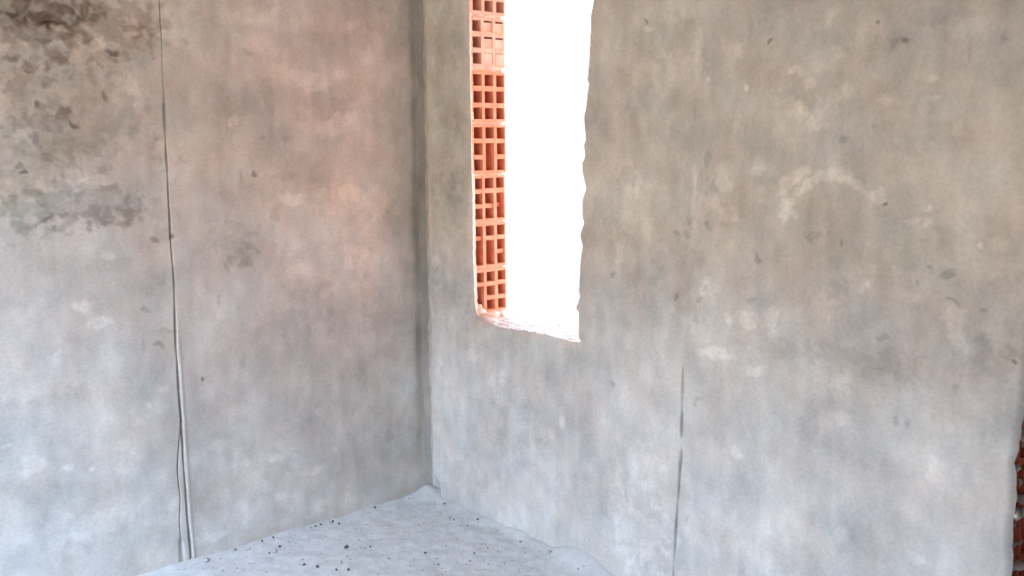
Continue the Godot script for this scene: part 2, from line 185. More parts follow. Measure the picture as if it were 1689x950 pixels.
func structure(called: String, label: String, category: String) -> Node3D:
	var o := Node3D.new()
	o.name = called
	o.set_meta("kind", "structure")
	o.set_meta("label", label)
	o.set_meta("category", category)
	add_child(o)
	return o


func box_into(st: SurfaceTool, a: Vector3, b: Vector3, jit := 0.0) -> void:
	var c := []
	for k in 8:
		var p := Vector3(b.x if k & 1 else a.x, b.y if k & 2 else a.y, b.z if k & 4 else a.z)
		if jit > 0.0:
			p += Vector3(rng.randf_range(-jit, jit), rng.randf_range(-jit, jit), rng.randf_range(-jit, jit))
		c.append(p)
	var faces := [[0, 2, 3, 1], [4, 5, 7, 6], [0, 1, 5, 4], [2, 6, 7, 3], [0, 4, 6, 2], [1, 3, 7, 5]]
	for f in faces:
		var n: Vector3 = (c[f[1]] - c[f[0]]).cross(c[f[2]] - c[f[0]]).normalized()
		for k in [0, 1, 2, 0, 2, 3]:
			st.set_normal(-n)
			st.set_uv(Vector2(c[f[k]].x + c[f[k]].z, c[f[k]].y))
			st.add_vertex(c[f[k]])


func new_st() -> SurfaceTool:
	var st := SurfaceTool.new()
	st.begin(Mesh.PRIMITIVE_TRIANGLES)
	return st


func boxes(list: Array) -> ArrayMesh:
	var st := new_st()
	for b in list:
		box_into(st, b[0], b[1])
	return st.commit()


func spans(stops: Array) -> PackedFloat32Array:
	# [[from, step], [from, step], ..., [end, 0]]
	var out := PackedFloat32Array()
	for k in stops.size() - 1:
		var a: float = stops[k][0]
		var b: float = stops[k + 1][0]
		var n := maxi(1, int(round((b - a) / float(stops[k][1]))))
		for i in n:
			out.append(a + (b - a) * i / n)
	out.append(stops[-1][0])
	return out


func follow(line: Array, at: float) -> float:
	# piecewise line through [[at, value], ...]
	if at <= line[0][0]:
		return line[0][1]
	for k in range(1, line.size()):
		if at <= line[k][0]:
			var t: float = (at - line[k - 1][0]) / maxf(1e-5, line[k][0] - line[k - 1][0])
			return lerpf(line[k - 1][1], line[k][1], t)
	return line[-1][1]


func everything(_u: float, _v: float) -> bool:
	return true


func sheet(us: PackedFloat32Array, vs: PackedFloat32Array, pos: Callable, uv: Callable, keep: Callable, flip: bool) -> ArrayMesh:
	var nu := us.size()
	var nv := vs.size()
	var P := PackedVector3Array()
	var T := PackedVector2Array()
	P.resize(nu * nv)
	T.resize(nu * nv)
	for j in nv:
		for i in nu:
			var p: Vector3 = pos.call(us[i], vs[j])
			P[j * nu + i] = p
			T[j * nu + i] = uv.call(p)
	var I := PackedInt32Array()
	for j in nv - 1:
		for i in nu - 1:
			if not keep.call((us[i] + us[i + 1]) * 0.5, (vs[j] + vs[j + 1]) * 0.5):
				continue
			var a := j * nu + i
			if flip:
				I.append_array([a, a + 1, a + nu + 1, a, a + nu + 1, a + nu])
			else:
				I.append_array([a, a + nu + 1, a + 1, a, a + nu, a + nu + 1])
	var arr := []
	arr.resize(Mesh.ARRAY_MAX)
	arr[Mesh.ARRAY_VERTEX] = P
	arr[Mesh.ARRAY_TEX_UV] = T
	arr[Mesh.ARRAY_INDEX] = I
	var st := SurfaceTool.new()
	st.create_from_arrays(arr)
	st.generate_normals()
	return st.commit()


func stone(seed_at: int, r: Vector3) -> ArrayMesh:
	# a broken crumb: a coarse ball pushed in and out
	var st := new_st()
	var rings := 5
	var seg := 8
	var n := FastNoiseLite.new()
	n.seed = seed_at
	n.frequency = 0.9
	var at := func(i: int, j: int) -> Vector3:
		var th := PI * j / rings
		var ph := TAU * (i % seg) / seg
		var d := Vector3(sin(th) * cos(ph), cos(th), sin(th) * sin(ph))
		return d * r * (1.0 + 0.85 * n.get_noise_3d(d.x * 1.5, d.y * 1.5, d.z * 1.5))
	for j in rings:
		for i in seg:
			var q := [at.call(i, j), at.call(i + 1, j), at.call(i + 1, j + 1), at.call(i, j + 1)]
			for k in [0, 1, 2, 0, 2, 3]:
				st.add_vertex(q[k])
	st.index()
	st.generate_normals()
	return st.commit()


# ------------------------------------------------------------------ materials

func noise_bytes(w: int, h: int, metres_w: float, metres_h: float, freq: float, octaves: int, seed_at: int, shrink := 1, stretch := Vector2.ONE) -> PackedByteArray:
	# values 0..255; freq in cycles per metre
	var n := FastNoiseLite.new()
	n.seed = seed_at
	n.noise_type = FastNoiseLite.TYPE_SIMPLEX_SMOOTH
	n.fractal_octaves = octaves
	var sw := int(ceil(w / float(shrink) * stretch.x))
	var sh := int(ceil(h / float(shrink) * stretch.y))
	n.frequency = freq * metres_h / float(h) * shrink
	var im := n.get_image(sw, sh, false, false, true)
	im.convert(Image.FORMAT_L8)
	if sw != w or sh != h:
		im.resize(w, h, Image.INTERPOLATE_CUBIC)
	return im.get_data()


func plaster_textures(along: float, marks: Array, mirrored: bool, base: Color, seed_at: int) -> Array:
	# colour and relief of one plastered wall, 380 pixels to the metre
	var ppm := 380.0
	var w := int(along * ppm)
	var h := int(CEILING * ppm)
	var big := noise_bytes(w, h, along, CEILING, 1.7, 4, seed_at, 4)
	var mid := noise_bytes(w, h, along, CEILING, 7.0, 4, seed_at + 1, 2)
	var hue := noise_bytes(w, h, along, CEILING, 4.5, 3, seed_at + 2, 4)
	var grit := noise_bytes(w, h, along, CEILING, 70.0, 3, seed_at + 3)
	var streak := noise_bytes(w, h, along, CEILING, 14.0, 3, seed_at + 4, 1, Vector2(1.0, 0.22))
	var blot := noise_bytes(w, h, along, CEILING, 17.0, 3, seed_at + 7, 2, Vector2(1.0, 0.62))
	var wx := noise_bytes(w, h, along, CEILING, 20.0, 4, seed_at + 5, 2)
	var wy := noise_bytes(w, h, along, CEILING, 20.0, 4, seed_at + 6, 2)
	var tone := PackedFloat32Array()
	var red := PackedFloat32Array()
	var green := PackedFloat32Array()
	tone.resize(w * h)
	red.resize(w * h)
	green.resize(w * h)
	for m in marks:
		var cx: float = m[0] * ppm
		if mirrored:
			cx = w - cx
		var cy: float = h - m[1] * ppm
		var ru: float = maxf(1.2, m[2] * ppm)
		var rv: float = maxf(1.2, m[3] * ppm)
		var a := deg_to_rad(m[4] if not mirrored else -m[4])
		var kind: int = int(m[6])
		var s: float = m[5]
		var ca := cos(a)
		var sa := sin(a)
		var reach := maxf(ru, rv) * 1.9
		var push := minf(ru, rv) * (0.8 if kind == 0 else 1.35)
		for y in range(maxi(0, int(cy - reach)), mini(h, int(cy + reach) + 1)):
			for x in range(maxi(0, int(cx - reach)), mini(w, int(cx + reach) + 1)):
				var k := y * w + x
				var dx := x - cx + (wx[k] - 127.5) * 0.0078 * push
				var dy := y - cy + (wy[k] - 127.5) * 0.0078 * push
				var p := (dx * ca - dy * sa) / ru
				var q := (dx * sa + dy * ca) / rv
				var d := p * p + q * q
				if d > 2.6:
					continue
				var e := clampf((1.95 - d) * 0.55, 0.0, 1.0)
				e = e * e * (3.0 - 2.0 * e) * s * clampf(0.55 + 0.0024 * blot[k] + 0.0012 * grit[k], 0.3, 1.4)
				match kind:
					0:
						tone[k] += e * 0.115
					1:
						tone[k] -= e * 0.15
					2:
						tone[k] -= e * 0.16
						red[k] += e * 0.018
					3:
						tone[k] -= e * 0.10
						green[k] += e * 0.010
					4:
						tone[k] += e * 0.045
						red[k] += e * 0.018
					5:
						tone[k] -= e * 0.26
	var col := PackedByteArray()
	col.resize(w * h * 3)
	var rel := PackedByteArray()
	rel.resize(w * h)
	for k in w * h:
		var t: float = tone[k]
		var nb := (big[k] - 127.5) * 0.0007
		var nm := (mid[k] - 127.5) * 0.00045
		var nf := (grit[k] - 127.5) * 0.00034 + (blot[k] - 127.5) * 0.00026
		var ns := (streak[k] - 127.5) * 0.00030
		var nh := (hue[k] - 127.5) * 0.00010
		var v := 1.0 + t + nb + nm + nf + ns
		var r := base.r * v + red[k] + nh
		var g := base.g * v + green[k] - nh * 0.25
		var b := base.b * v - nh - red[k] * 0.5 - green[k] * 0.5
		col[k * 3] = clampi(int(r * 255.0), 6, 250)
		col[k * 3 + 1] = clampi(int(g * 255.0), 6, 250)
		col[k * 3 + 2] = clampi(int(b * 255.0), 6, 250)
		rel[k] = clampi(int(118.0 + (grit[k] - 127.5) * 0.35 + (streak[k] - 127.5) * 0.30 + (mid[k] - 127.5) * 0.35 + t * 120.0), 0, 255)
	var ci := Image.create_from_data(w, h, false, Image.FORMAT_RGB8, col)
	var ri := Image.create_from_data(w, h, false, Image.FORMAT_L8, rel)
	return [ImageTexture.create_from_image(ci), ImageTexture.create_from_image(ri)]


func plaster(along: float, marks: Array, mirrored: bool, base: Color, seed_at: int) -> StandardMaterial3D:
	var t := plaster_textures(along, marks, mirrored, base, seed_at)
	var m := StandardMaterial3D.new()
	m.albedo_texture = t[0]
	m.roughness = 0.93
	m.metallic_specular = 0.25
	m.heightmap_enabled = true
	m.heightmap_texture = t[1]
	m.heightmap_scale = 0.08
	return m


func mottled(dark: Color, light: Color, cycles: float, seed_at: int, relief := 0.3, rough := 0.92) -> StandardMaterial3D:
	# triplanar two-tone mottling in world space
	var n := FastNoiseLite.new()
	n.seed = seed_at
	n.frequency = cycles / 256.0
	n.fractal_octaves = 5
	n.fractal_gain = 0.62
	var im := n.get_seamless_image(256, 256)
	var lit := Image.create(256, 256, false, Image.FORMAT_RGB8)
	for y in 256:
		for x in 256:
			var t := im.get_pixel(x, y).r
			lit.set_pixel(x, y, dark.lerp(light, clampf((t - 0.5) * 1.5 + 0.5, 0, 1)))
	var m := StandardMaterial3D.new()
	m.albedo_texture = ImageTexture.create_from_image(lit)
	m.heightmap_enabled = relief > 0.0
	if relief > 0.0:
		m.heightmap_texture = ImageTexture.create_from_image(im)
		m.heightmap_scale = relief
	m.uv1_triplanar = true
	m.uv1_world_triplanar = true
	m.uv1_scale = Vector3.ONE * 2.0
	m.roughness = rough
	m.metallic_specular = 0.25
	return m


func make_materials() -> void:
	# the dirt high on the left wall goes on beyond the frame
	var left_marks := LEFT_MARKS.duplicate()
	for m in LEFT_MARKS:
		if m[0] > 1.08 and m[1] > 1.0 and m[6] > 0:
			left_marks.append([3.22 - m[0], m[1] + 0.05, m[2], m[3], -m[4], m[5], m[6]])
			left_marks.append([m[0] + 1.1, m[1] - 0.03, m[2], m[3], m[4], m[5] * 0.6, m[6]])
			left_marks.append([m[0] + 0.1, m[1] + 0.6, m[2], m[3], m[4], m[5], m[6]])
	M.left = plaster(ROOM_Z, left_marks, true, Color8(191, 185, 177), 40)
	M.right = plaster(2.4, RIGHT_MARKS, false, Color8(190, 185, 179), 70)
	M.cement = mottled(Color8(165, 160, 154), Color8(200, 196, 190), 5.0, 5)
	M.concrete = mottled(Color8(136, 128, 118), Color8(166, 158, 148), 5.0, 6)
	M.floor = mottled(Color8(188, 187, 186), Color8(206, 205, 203), 7.0, 8, 0.04)
	M.mortar = mottled(Color8(206, 180, 164), Color8(232, 208, 194), 9.0, 12, 0.05)
	M.sill = mottled(Color8(172, 160, 150), Color8(214, 204, 196), 7.0, 13, 0.05)
	M.clay = mottled(Color8(216, 146, 118), Color8(234, 170, 142), 6.0, 14, 0.2)
	M.clay_smear_haze = mottled(Color8(218, 172, 152), Color8(234, 192, 174), 6.0, 15, 0.2)  # mortar smear and lens haze on the top bricks, put into the colour
	M.clay_shaded = mottled(Color8(176, 84, 64), Color8(210, 116, 90), 9.0, 16, 0.2)  # same clay as at the window, darkened to carry the doorway's shade
	M.rough_mortar = mottled(Color8(140, 132, 126), Color8(216, 212, 208), 10.0, 17, 0.2)
	M.brickwork = mottled(Color8(176, 128, 106), Color8(200, 152, 130), 8.0, 18, 0.4)
	M.earth = mottled(Color8(138, 113, 85), Color8(158, 132, 102), 3.0, 20, 0.0)
	M.render = mottled(Color8(160, 132, 92), Color8(178, 150, 110), 4.0, 21, 0.0)
	M.dark_stone = mottled(Color8(62, 62, 64), Color8(104, 102, 102), 20.0, 22, 0.0)
	M.crumb = mottled(Color8(150, 148, 146), Color8(205, 203, 200), 20.0, 23, 0.0)


# ------------------------------------------------------------------ floor

func floor_height(x: float, z: float) -> float:
	var y := 0.006 * wave.get_noise_2d(x * 2.0 + 9.0, z * 2.0) + 0.0025 * lump.get_noise_2d(x * 0.5, z * 0.5) + 0.0016 * fine.get_noise_2d(x, z)
	# mortar droppings trowelled against the foot of the walls
	var by_right := exp(-pow(maxf(z, 0.0) / 0.035, 2.0)) * (0.012 + 0.012 * wave.get_noise_2d(x * 3.0, 4.0))
	var by_left := exp(-pow(maxf(x, 0.0) / 0.025, 2.0)) * (0.006 + 0.008 * wave.get_noise_2d(z * 3.0, 14.0))
	var heap := 0.034 * exp(-(pow((x - 0.93) / 0.10, 2.0) + pow(z / 0.07, 2.0))) + 0.02 * exp(-(pow((x - 0.03) / 0.06, 2.0) + pow((z - 0.02) / 0.06, 2.0)))
	return y + by_right + by_left + heap


func build_floor() -> void:
	var f := structure("floor", "pale grey dusty cement floor with specks and crumbs of mortar", "floor")
	var us := spans([[-0.02, 0.008], [1.5, 0.06], [ROOM_X, 0]])
	var vs := spans([[-0.06, 0.008], [1.6, 0.06], [ROOM_Z + 0.1, 0]])
	var pos := func(u: float, v: float) -> Vector3:
		return Vector3(u, floor_height(u, v), v)
	var uv := func(p: Vector3) -> Vector2:
		return Vector2(p.x, p.z)
	part("screed", sheet(us, vs, pos, uv, everything, true), M.floor, f)
	part("slab", boxes([[Vector3(-WALL, -0.2, -4.2), Vector3(ROOM_X + WALL, -0.03, ROOM_Z + 1.2)]]), M.cement, f)
	# loose grit too fine to count
	var st := new_st()
	for k in 900:
		var p := Vector3(rng.randf_range(0.02, 1.4), 0, rng.randf_range(0.02, 1.5))
		p.y = floor_height(p.x, p.z)
		var r := rng.randf_range(0.001, 0.0028)
		box_into(st, p - Vector3(r, 0.001, r), p + Vector3(r, r * 1.2, r), r * 0.45)
	var g := part("grit", st.commit(), M.crumb, f)
	g.set_meta("kind", "stuff")


# ------------------------------------------------------------------ left wall

func left_relief(z: float, y: float) -> float:
	var d := 0.004 * wave.get_noise_2d(z, y * 0.8) + 0.0022 * lump.get_noise_2d(z * 0.35, y * 0.35)
	# open joint where the plaster meets the column
	var s := z - follow(LEFT_SEAM, y)
	var open := clampf(0.65 + 1.1 * lump.get_noise_2d(3.0, y * 0.25), 0.12, 1.0)
	if y > 1.58:
		open *= 0.3
	var half := 0.0014 + 0.0018 * open
	if y > 1.5 and y < 1.72:
		half += 0.0014
	d -= (0.003 + 0.009 * open) * smoothstep(half * 1.9, half * 0.7, absf(s))
	# below the window's height a lip of mortar stands proud beside the joint
	var lip := smoothstep(0.95, 0.7, y)
	d += lip * 0.0028 * exp(-pow((s + 0.0105) / 0.0065, 2.0))
	d -= (1.0 - lip) * 0.002 * exp(-pow((s - 0.03) / 0.03, 2.0))
	# a second crack that leaves the joint and runs to the floor
	if y < 0.53:
		var c := z - follow(LEFT_CRACK, y)
		var w := 0.0014 + 0.0008 * lump.get_noise_1d(y * 0.8)
		if y < 0.085:
			w += 0.005
		d -= 0.008 * smoothstep(w * 1.8, w * 0.6, absf(c))
	# the plaster dips into the corner
	d -= 0.016 * smoothstep(0.05, 0.0, z + 0.004 * lump.get_noise_1d(y * 0.4)) * clampf(0.8 + lump.get_noise_1d(y * 0.2 + 3.0), 0.3, 1.0) * smoothstep(0.05, 0.3, y)
	return d


func build_left_wall() -> void:
	var wl := structure("wall_left", "grey cement-plastered wall with a cracked vertical joint, left of the corner", "wall")
	var us := spans([[-0.05, 0.01], [0.01, 0.003], [0.055, 0.02], [0.97, 0.006], [1.0, 0.0016], [1.075, 0.006], [1.12, 0.02], [1.9, 0.06], [ROOM_Z, 0]])
	var vs := spans([[-0.03, 0.012], [2.0, 0.05], [CEILING, 0]])
	var pos := func(u: float, v: float) -> Vector3:
		# the fine columns follow the joint
		var off := (follow(LEFT_SEAM, v) - 1.029) * smoothstep(0.08, 0.03, absf(u - 1.03))
		return Vector3(left_relief(u + off, v), v, u + off)
	var uv := func(p: Vector3) -> Vector2:
		return Vector2(1.0 - p.z / ROOM_Z, 1.0 - p.y / CEILING)
	part("plaster", sheet(us, vs, pos, uv, everything, true), M.left, wl)
	part("core", boxes([[Vector3(-WALL, -0.03, -WALL), Vector3(-0.03, CEILING, ROOM_Z)]]), M.brickwork, wl)


# ------------------------------------------------------------------ right wall

func win_left(y: float) -> float:
	return follow(LEFT_EDGE, y) + 0.0025 * lump.get_noise_1d(y * 2.0)


func win_right(y: float) -> float:
	return follow(RIGHT_EDGE, y) + 0.0012 * fine.get_noise_1d(y * 3.0) + (0.0 if y < 1.9 else 0.006 * lump.get_noise_1d(y))


func win_sill(x: float) -> float:
	return follow(SILL_EDGE, x) + 0.003 * lump.get_noise_1d(x * 2.0 + 50.0)


func door_edge(y: float) -> float:
	return follow(DOOR_EDGE, y) + 0.004 * lump.get_noise_1d(y * 1.5 + 5.0) + 0.002 * fine.get_noise_1d(y * 2.0)


const HOLE_L := 0.315
const HOLE_R := 0.905
const HOLE_B := 0.785
const HOLE_T := 2.25
const PLASTER_T := 0.028


func right_warp(u: float, v: float) -> Vector2:
	# lines of the grid that lie on the edges of the opening follow these edges
	var x := u
	var y := v
	var up := smoothstep(HOLE_B - 0.06, HOLE_B, v)
	x += up * (win_left(v) - HOLE_L) * smoothstep(0.09, 0.0, absf(u - HOLE_L))
	x += up * (win_right(v) - HOLE_R) * smoothstep(0.12, 0.0, absf(u - HOLE_R))
	if u > 2.2:
		x += (door_edge(v) - 2.33) * smoothstep(2.25, 2.33, u)
	x += (follow(RIGHT_SEAM, v) - 1.35) * smoothstep(0.1, 0.03, absf(u - 1.35))
	var between := smoothstep(HOLE_L - 0.05, HOLE_L, u) * smoothstep(HOLE_R + 0.05, HOLE_R, u)
	y += between * (win_sill(u) - HOLE_B) * smoothstep(0.08, 0.0, absf(v - HOLE_B))
	return Vector2(x, y)


func right_relief(x: float, y: float) -> float:
	var d := 0.004 * wave.get_noise_2d(x + 7.0, y * 0.8) + 0.0022 * lump.get_noise_2d(x * 0.35 + 30.0, y * 0.35)
	# the joint: a filled ridge above, an open crack below
	var s := x - follow(RIGHT_SEAM, y)
	if y > 0.82:
		d += 0.0025 * exp(-pow(s / 0.008, 2.0)) * clampf(0.6 + lump.get_noise_1d(y * 0.3) * 1.6, 0.0, 1.0)
	else:
		var open := clampf(0.7 + 1.2 * lump.get_noise_1d(y * 0.35 + 8.0), 0.1, 1.0) * smoothstep(0.80, 0.74, y)
		if y > 0.50 and y < 0.55:
			open *= 0.15
		var half := 0.0012 + 0.0022 * open
		d -= 0.017 * open * smoothstep(half * 2.0, half * 0.6, absf(s))
		d -= 0.003 * smoothstep(-0.02, 0.0, s) * smoothstep(0.08, 0.0, s) * smoothstep(0.8, 0.5, y)
	# the arris at the corner is rounded and stands off the left wall
	var q := maxf(0.0, 0.055 - x) / 0.035
	d -= 0.03 * clampf(q * q, 0.0, 1.2)
	# rounded foot beside the corner
	var c := maxf(0.0, 0.10 - x) / 0.08
	var low := maxf(0.0, 0.10 - y) / 0.08
	d -= 0.03 * clampf(c * c * 0.4 + low * low, 0.0, 1.2) * smoothstep(0.0, 0.4, c) * smoothstep(0.0, 0.3, low)
	# rounded edges round the window and at the doorway
	var e := minf(absf(x - win_left(y)), absf(x - win_right(y)))
	d -= 0.012 * pow(maxf(0.0, 1.0 - e / 0.022), 2.0) * smoothstep(HOLE_B - 0.05, HOLE_B + 0.01, y)
	var b := absf(y - win_sill(x))
	d -= 0.014 * pow(maxf(0.0, 1.0 - b / 0.03), 2.0) * smoothstep(HOLE_L - 0.03, HOLE_L + 0.02, x) * smoothstep(HOLE_R + 0.03, HOLE_R - 0.01, x)
	d -= 0.014 * pow(maxf(0.0, 1.0 - absf(x - door_edge(y)) / 0.02), 2.0)
	return d


func build_right_wall() -> void:
	var wr := structure("wall_right", "grey cement-plastered wall with the narrow window opening, right of the corner", "wall")
	var us := spans([[0.012, 0.004], [0.06, 0.012], [0.28, 0.005], [HOLE_L, 0.04], [HOLE_R, 0.005], [0.94, 0.02], [1.30, 0.006], [1.335, 0.0012], [1.365, 0.006], [1.40, 0.02], [2.28, 0.005], [2.33, 0]])
	var vs := spans([[-0.03, 0.012], [0.12, 0.02], [0.74, 0.006], [HOLE_B, 0.006], [2.0, 0.02], [HOLE_T, 0.05], [CEILING, 0]])
	var pos := func(u: float, v: float) -> Vector3:
		var q := right_warp(u, v)
		return Vector3(q.x, q.y, right_relief(q.x, q.y))
	var uv := func(p: Vector3) -> Vector2:
		return Vector2(p.x / 2.4, 1.0 - p.y / CEILING)
	var keep := func(u: float, v: float) -> bool:
		return not (u > HOLE_L and u < HOLE_R and v > HOLE_B and v < HOLE_T)
	part("plaster", sheet(us, vs, pos, uv, keep, false), M.right, wr)
	# the broken thickness of the plaster, seen round the opening and at the doorway
	var back := spans([[0.0, 0.25], [1.0, 0]])
	var edge := func(which: Callable, side: float) -> Callable:
		return func(u: float, v: float) -> Vector3:
			var x: float = which.call(v)
			var z0 := right_relief(x, v)
			var n := 0.004 * lump.get_noise_2d(v * 2.0, u * 0.4 + side)
			return Vector3(x - side * (0.007 * u + n * u), v, lerpf(z0, -PLASTER_T - 0.004, u))
	var tall := spans([[HOLE_B - 0.01, 0.008], [HOLE_T, 0]])
	part("plaster_edge", sheet(back, tall, edge.call(win_left, 1.0), uv, everything, false), M.mortar, wr)
	part("plaster_edge", sheet(back, tall, edge.call(win_right, -1.0), uv, everything, true), M.mortar, wr)
	var full := spans([[-0.03, 0.008], [2.2, 0]])
	part("plaster_edge", sheet(back, full, edge.call(door_edge, 1.0), uv, everything, false), M.right, wr)
	# the sill: a rough bed of mortar
	var sill := func(u: float, v: float) -> Vector3:
		var x := lerpf(HOLE_L - 0.03, HOLE_R + 0.04, u)
		var y := lerpf(win_sill(x), 0.776, smoothstep(0.05, 0.5, v))
		var z := lerpf(right_relief(x, y), -WALL + 0.006 * lump.get_noise_1d(x), v)
		var rise := 0.002 * smoothstep(0.0, 0.15, v) + 0.008 * lump.get_noise_2d(x * 1.4, z * 1.4) * smoothstep(0.0, 0.1, v) + 0.004 * fine.get_noise_2d(x, z)
		rise += 0.010 * smoothstep(0.4, 0.33, x) * smoothstep(0.0, 0.15, v) * smoothstep(0.5, 0.2, v)
		return Vector3(x, y + rise, z)
	part("sill", sheet(spans([[0.0, 0.012], [1.0, 0]]), spans([[0.0, 0.04], [1.0, 0]]), sill, uv, everything, false), M.sill, wr)
	# masonry behind the plaster
	var z0 := -WALL
	var z1 := -PLASTER_T
	part("core", boxes([
				[Vector3(0.19, -0.03, z0 + 0.004), Vector3(1.05, 0.772, z1)],
		[Vector3(1.05, -0.03, z0), Vector3(2.19, CEILING, z1)],
		[Vector3(0.19, HOLE_T, z0), Vector3(1.05, CEILING, -0.016)],
		[Vector3(2.19, 2.2, z0), Vector3(3.25, CEILING, 0.0)],
		[Vector3(3.25, -0.03, z0), Vector3(ROOM_X, CEILING, 0.0)]]), M.brickwork, wr)
	part("core", boxes([[Vector3(-0.03, -0.03, z0), Vector3(0.19, CEILING, z1 - 0.004)]]), M.cement, wr)
	build_window_bricks(wr)
	build_door_bricks(wr)


# A hollow clay brick lying along x, its open end at x = 0, nine cells in three rows.
# webs: cells [column, row] whose lower web is knocked back; filled: cells stopped with mortar.
func hollow_brick(height: float, block: float, long: float, webs: Array, jit: float) -> ArrayMesh:
	var st := new_st()
	var z_lines := [-0.0145, -0.029, -0.071, -0.0855, -0.1275, -0.142, -0.182, -0.188]
	var web := block * 0.112
	var cell := (block - 2.0 * web) / 3.0
	var cap := (height - block) * 0.5
	# walls that stand upright
	for k in 4:
		var out := 0.0 if k < 3 else -0.002
		box_into(st, Vector3(-long, 0, z_lines[k * 2 + 1]), Vector3(out, height, z_lines[k * 2]), jit * 0.6)
	# walls that lie flat, one piece per column
	for c in 3:
		var za: float = z_lines[c * 2 + 2]
		var zb: float = z_lines[c * 2 + 1]
		box_into(st, Vector3(-long, 0, za), Vector3(-0.0005, cap, zb), jit * 0.3)
		box_into(st, Vector3(-long, height - cap, za), Vector3(-0.0005, height, zb), jit * 0.3)
		for r in 2:
			var y := height - cap - (r + 1) * cell - r * web
			var deep := 0.0005
			for q in webs:
				if q[0] == c and q[1] == r:
					deep = q[2]
			box_into(st, Vector3(-long, y - web, za), Vector3(-deep, y, zb), jit)
	# closed far end
	box_into(st, Vector3(-long - 0.004, 0.001, -0.187), Vector3(-long, height - 0.001, -0.0155))
	return st.commit()


func build_window_bricks(wr: Node3D) -> void:
	# top of the upper cells, height of the block of cells, broken webs, pale
	var rows := [
		[2.285, 0.160, [], true], [2.105, 0.160, [], true],
		[1.911, 0.160, [], true],
		[1.713, 0.166, [], false],
		[1.516, 0.163, [[1, 1, 0.05]], false],
		[1.322, 0.156, [[2, 1, 0.03], [1, 1, 0.006]], false],
		[1.139, 0.152, [[0, 0, 0.012], [0, 1, 0.06], [1, 1, 0.06], [2, 1, 0.012]], false],
		[0.960, 0.150, [[0, 1, 0.06]], false]]
	var shell := 0.011
	for side in 2:
		var below: float = 0.772
		var joints := []
		for k in range(rows.size() - 1, -1, -1):
			var r: Array = rows[k]
			var h: float = r[1] + 2.0 * shell
			var y0: float = r[0] + shell - h
			if y0 + h > 2.32:
				h = 2.32 - y0
			var webs: Array = r[2] if side == 0 else [[k % 3, k % 2, 0.03]]
			var b := part("brick", hollow_brick(h, h - 2.0 * shell, 0.12, webs, 0.0012), M.clay_smear_haze if r[3] else M.clay, wr)
			var lean := deg_to_rad([0.6, -0.4, 0.5, 0.0, 0.0, 1.6, 1.0, 0.4][k])
			if side == 0:
				b.position = Vector3(0.307 + 0.002 * sin(k * 2.1), y0, 0.0)
				b.rotation.x = lean * 0.5
			else:
				b.position = Vector3(win_right(y0 + h * 0.5) + 0.022, y0 + h, 0.0)
				b.rotation.z = PI
			joints.append([below, y0])
			below = y0 + h
			if k == 2 and side == 0:
				stop_cells(wr, b.position, h, r[1], shell)
		for k in joints.size():
			var j: Array = joints[k]
			if j[1] - j[0] < 0.004:
				continue
			var us := spans([[0.0, 0.06], [1.0, 0]])
			var vs := spans([[0.0, 0.34], [1.0, 0]])
			var pos := func(u: float, v: float) -> Vector3:
				var y := lerpf(j[0] - 0.002, j[1] + 0.002, v)
				var z := lerpf(-0.012, -WALL + 0.014 + 0.005 * lump.get_noise_1d(y * 3.0), minf(u * 1.08, 1.0))
				var out := 0.008 * lump.get_noise_3d(z * 1.6, y * 1.6, side * 5.0) - 0.001
				if u > 0.95:
					out = -0.11
				return Vector3(0.304 + out if side == 0 else win_right(y) + 0.024 - out, y, z)
			var uv := func(p: Vector3) -> Vector2:
				return Vector2(p.z, p.y)
			part("mortar_joint", sheet(us, vs, pos, uv, everything, side == 0), M.mortar, wr)
	# mortar that slumped into the lowest cell and over the end of the sill
	var m := part("mortar_lump", stone(51, Vector3(0.035, 0.026, 0.032)), M.mortar, wr)
	m.position = Vector3(0.300, 0.812, -0.042)
	var m2 := part("mortar_lump", stone(52, Vector3(0.03, 0.016, 0.05)), M.mortar, wr)
	m2.position = Vector3(0.325, 0.790, -0.085)


func stop_cells(wr: Node3D, at: Vector3, h: float, block: float, shell: float) -> void:
	# the brick near the top of the view has its middle and outer cells filled with mortar, partly standing in for lens haze
	var web := block * 0.112
	var cell := (block - 2.0 * web) / 3.0
	var zs := [[-0.0855, -0.1275], [-0.142, -0.182]]
	for c in 2:
		for r in 3:
			var y := at.y + h - shell - r * (cell + web)
			var deep: float = [0.005, 0.004, 0.002][r] - 0.001 * c
			var p := part("mortar_plug", boxes([[Vector3(-0.1, y - cell + 0.001, zs[c][1] + 0.001), Vector3(-deep, y - 0.001 - (0.005 if r < 2 else 0.0), zs[c][0] - 0.001)]]), M.mortar, wr)
			p.position = Vector3(at.x, 0, 0)


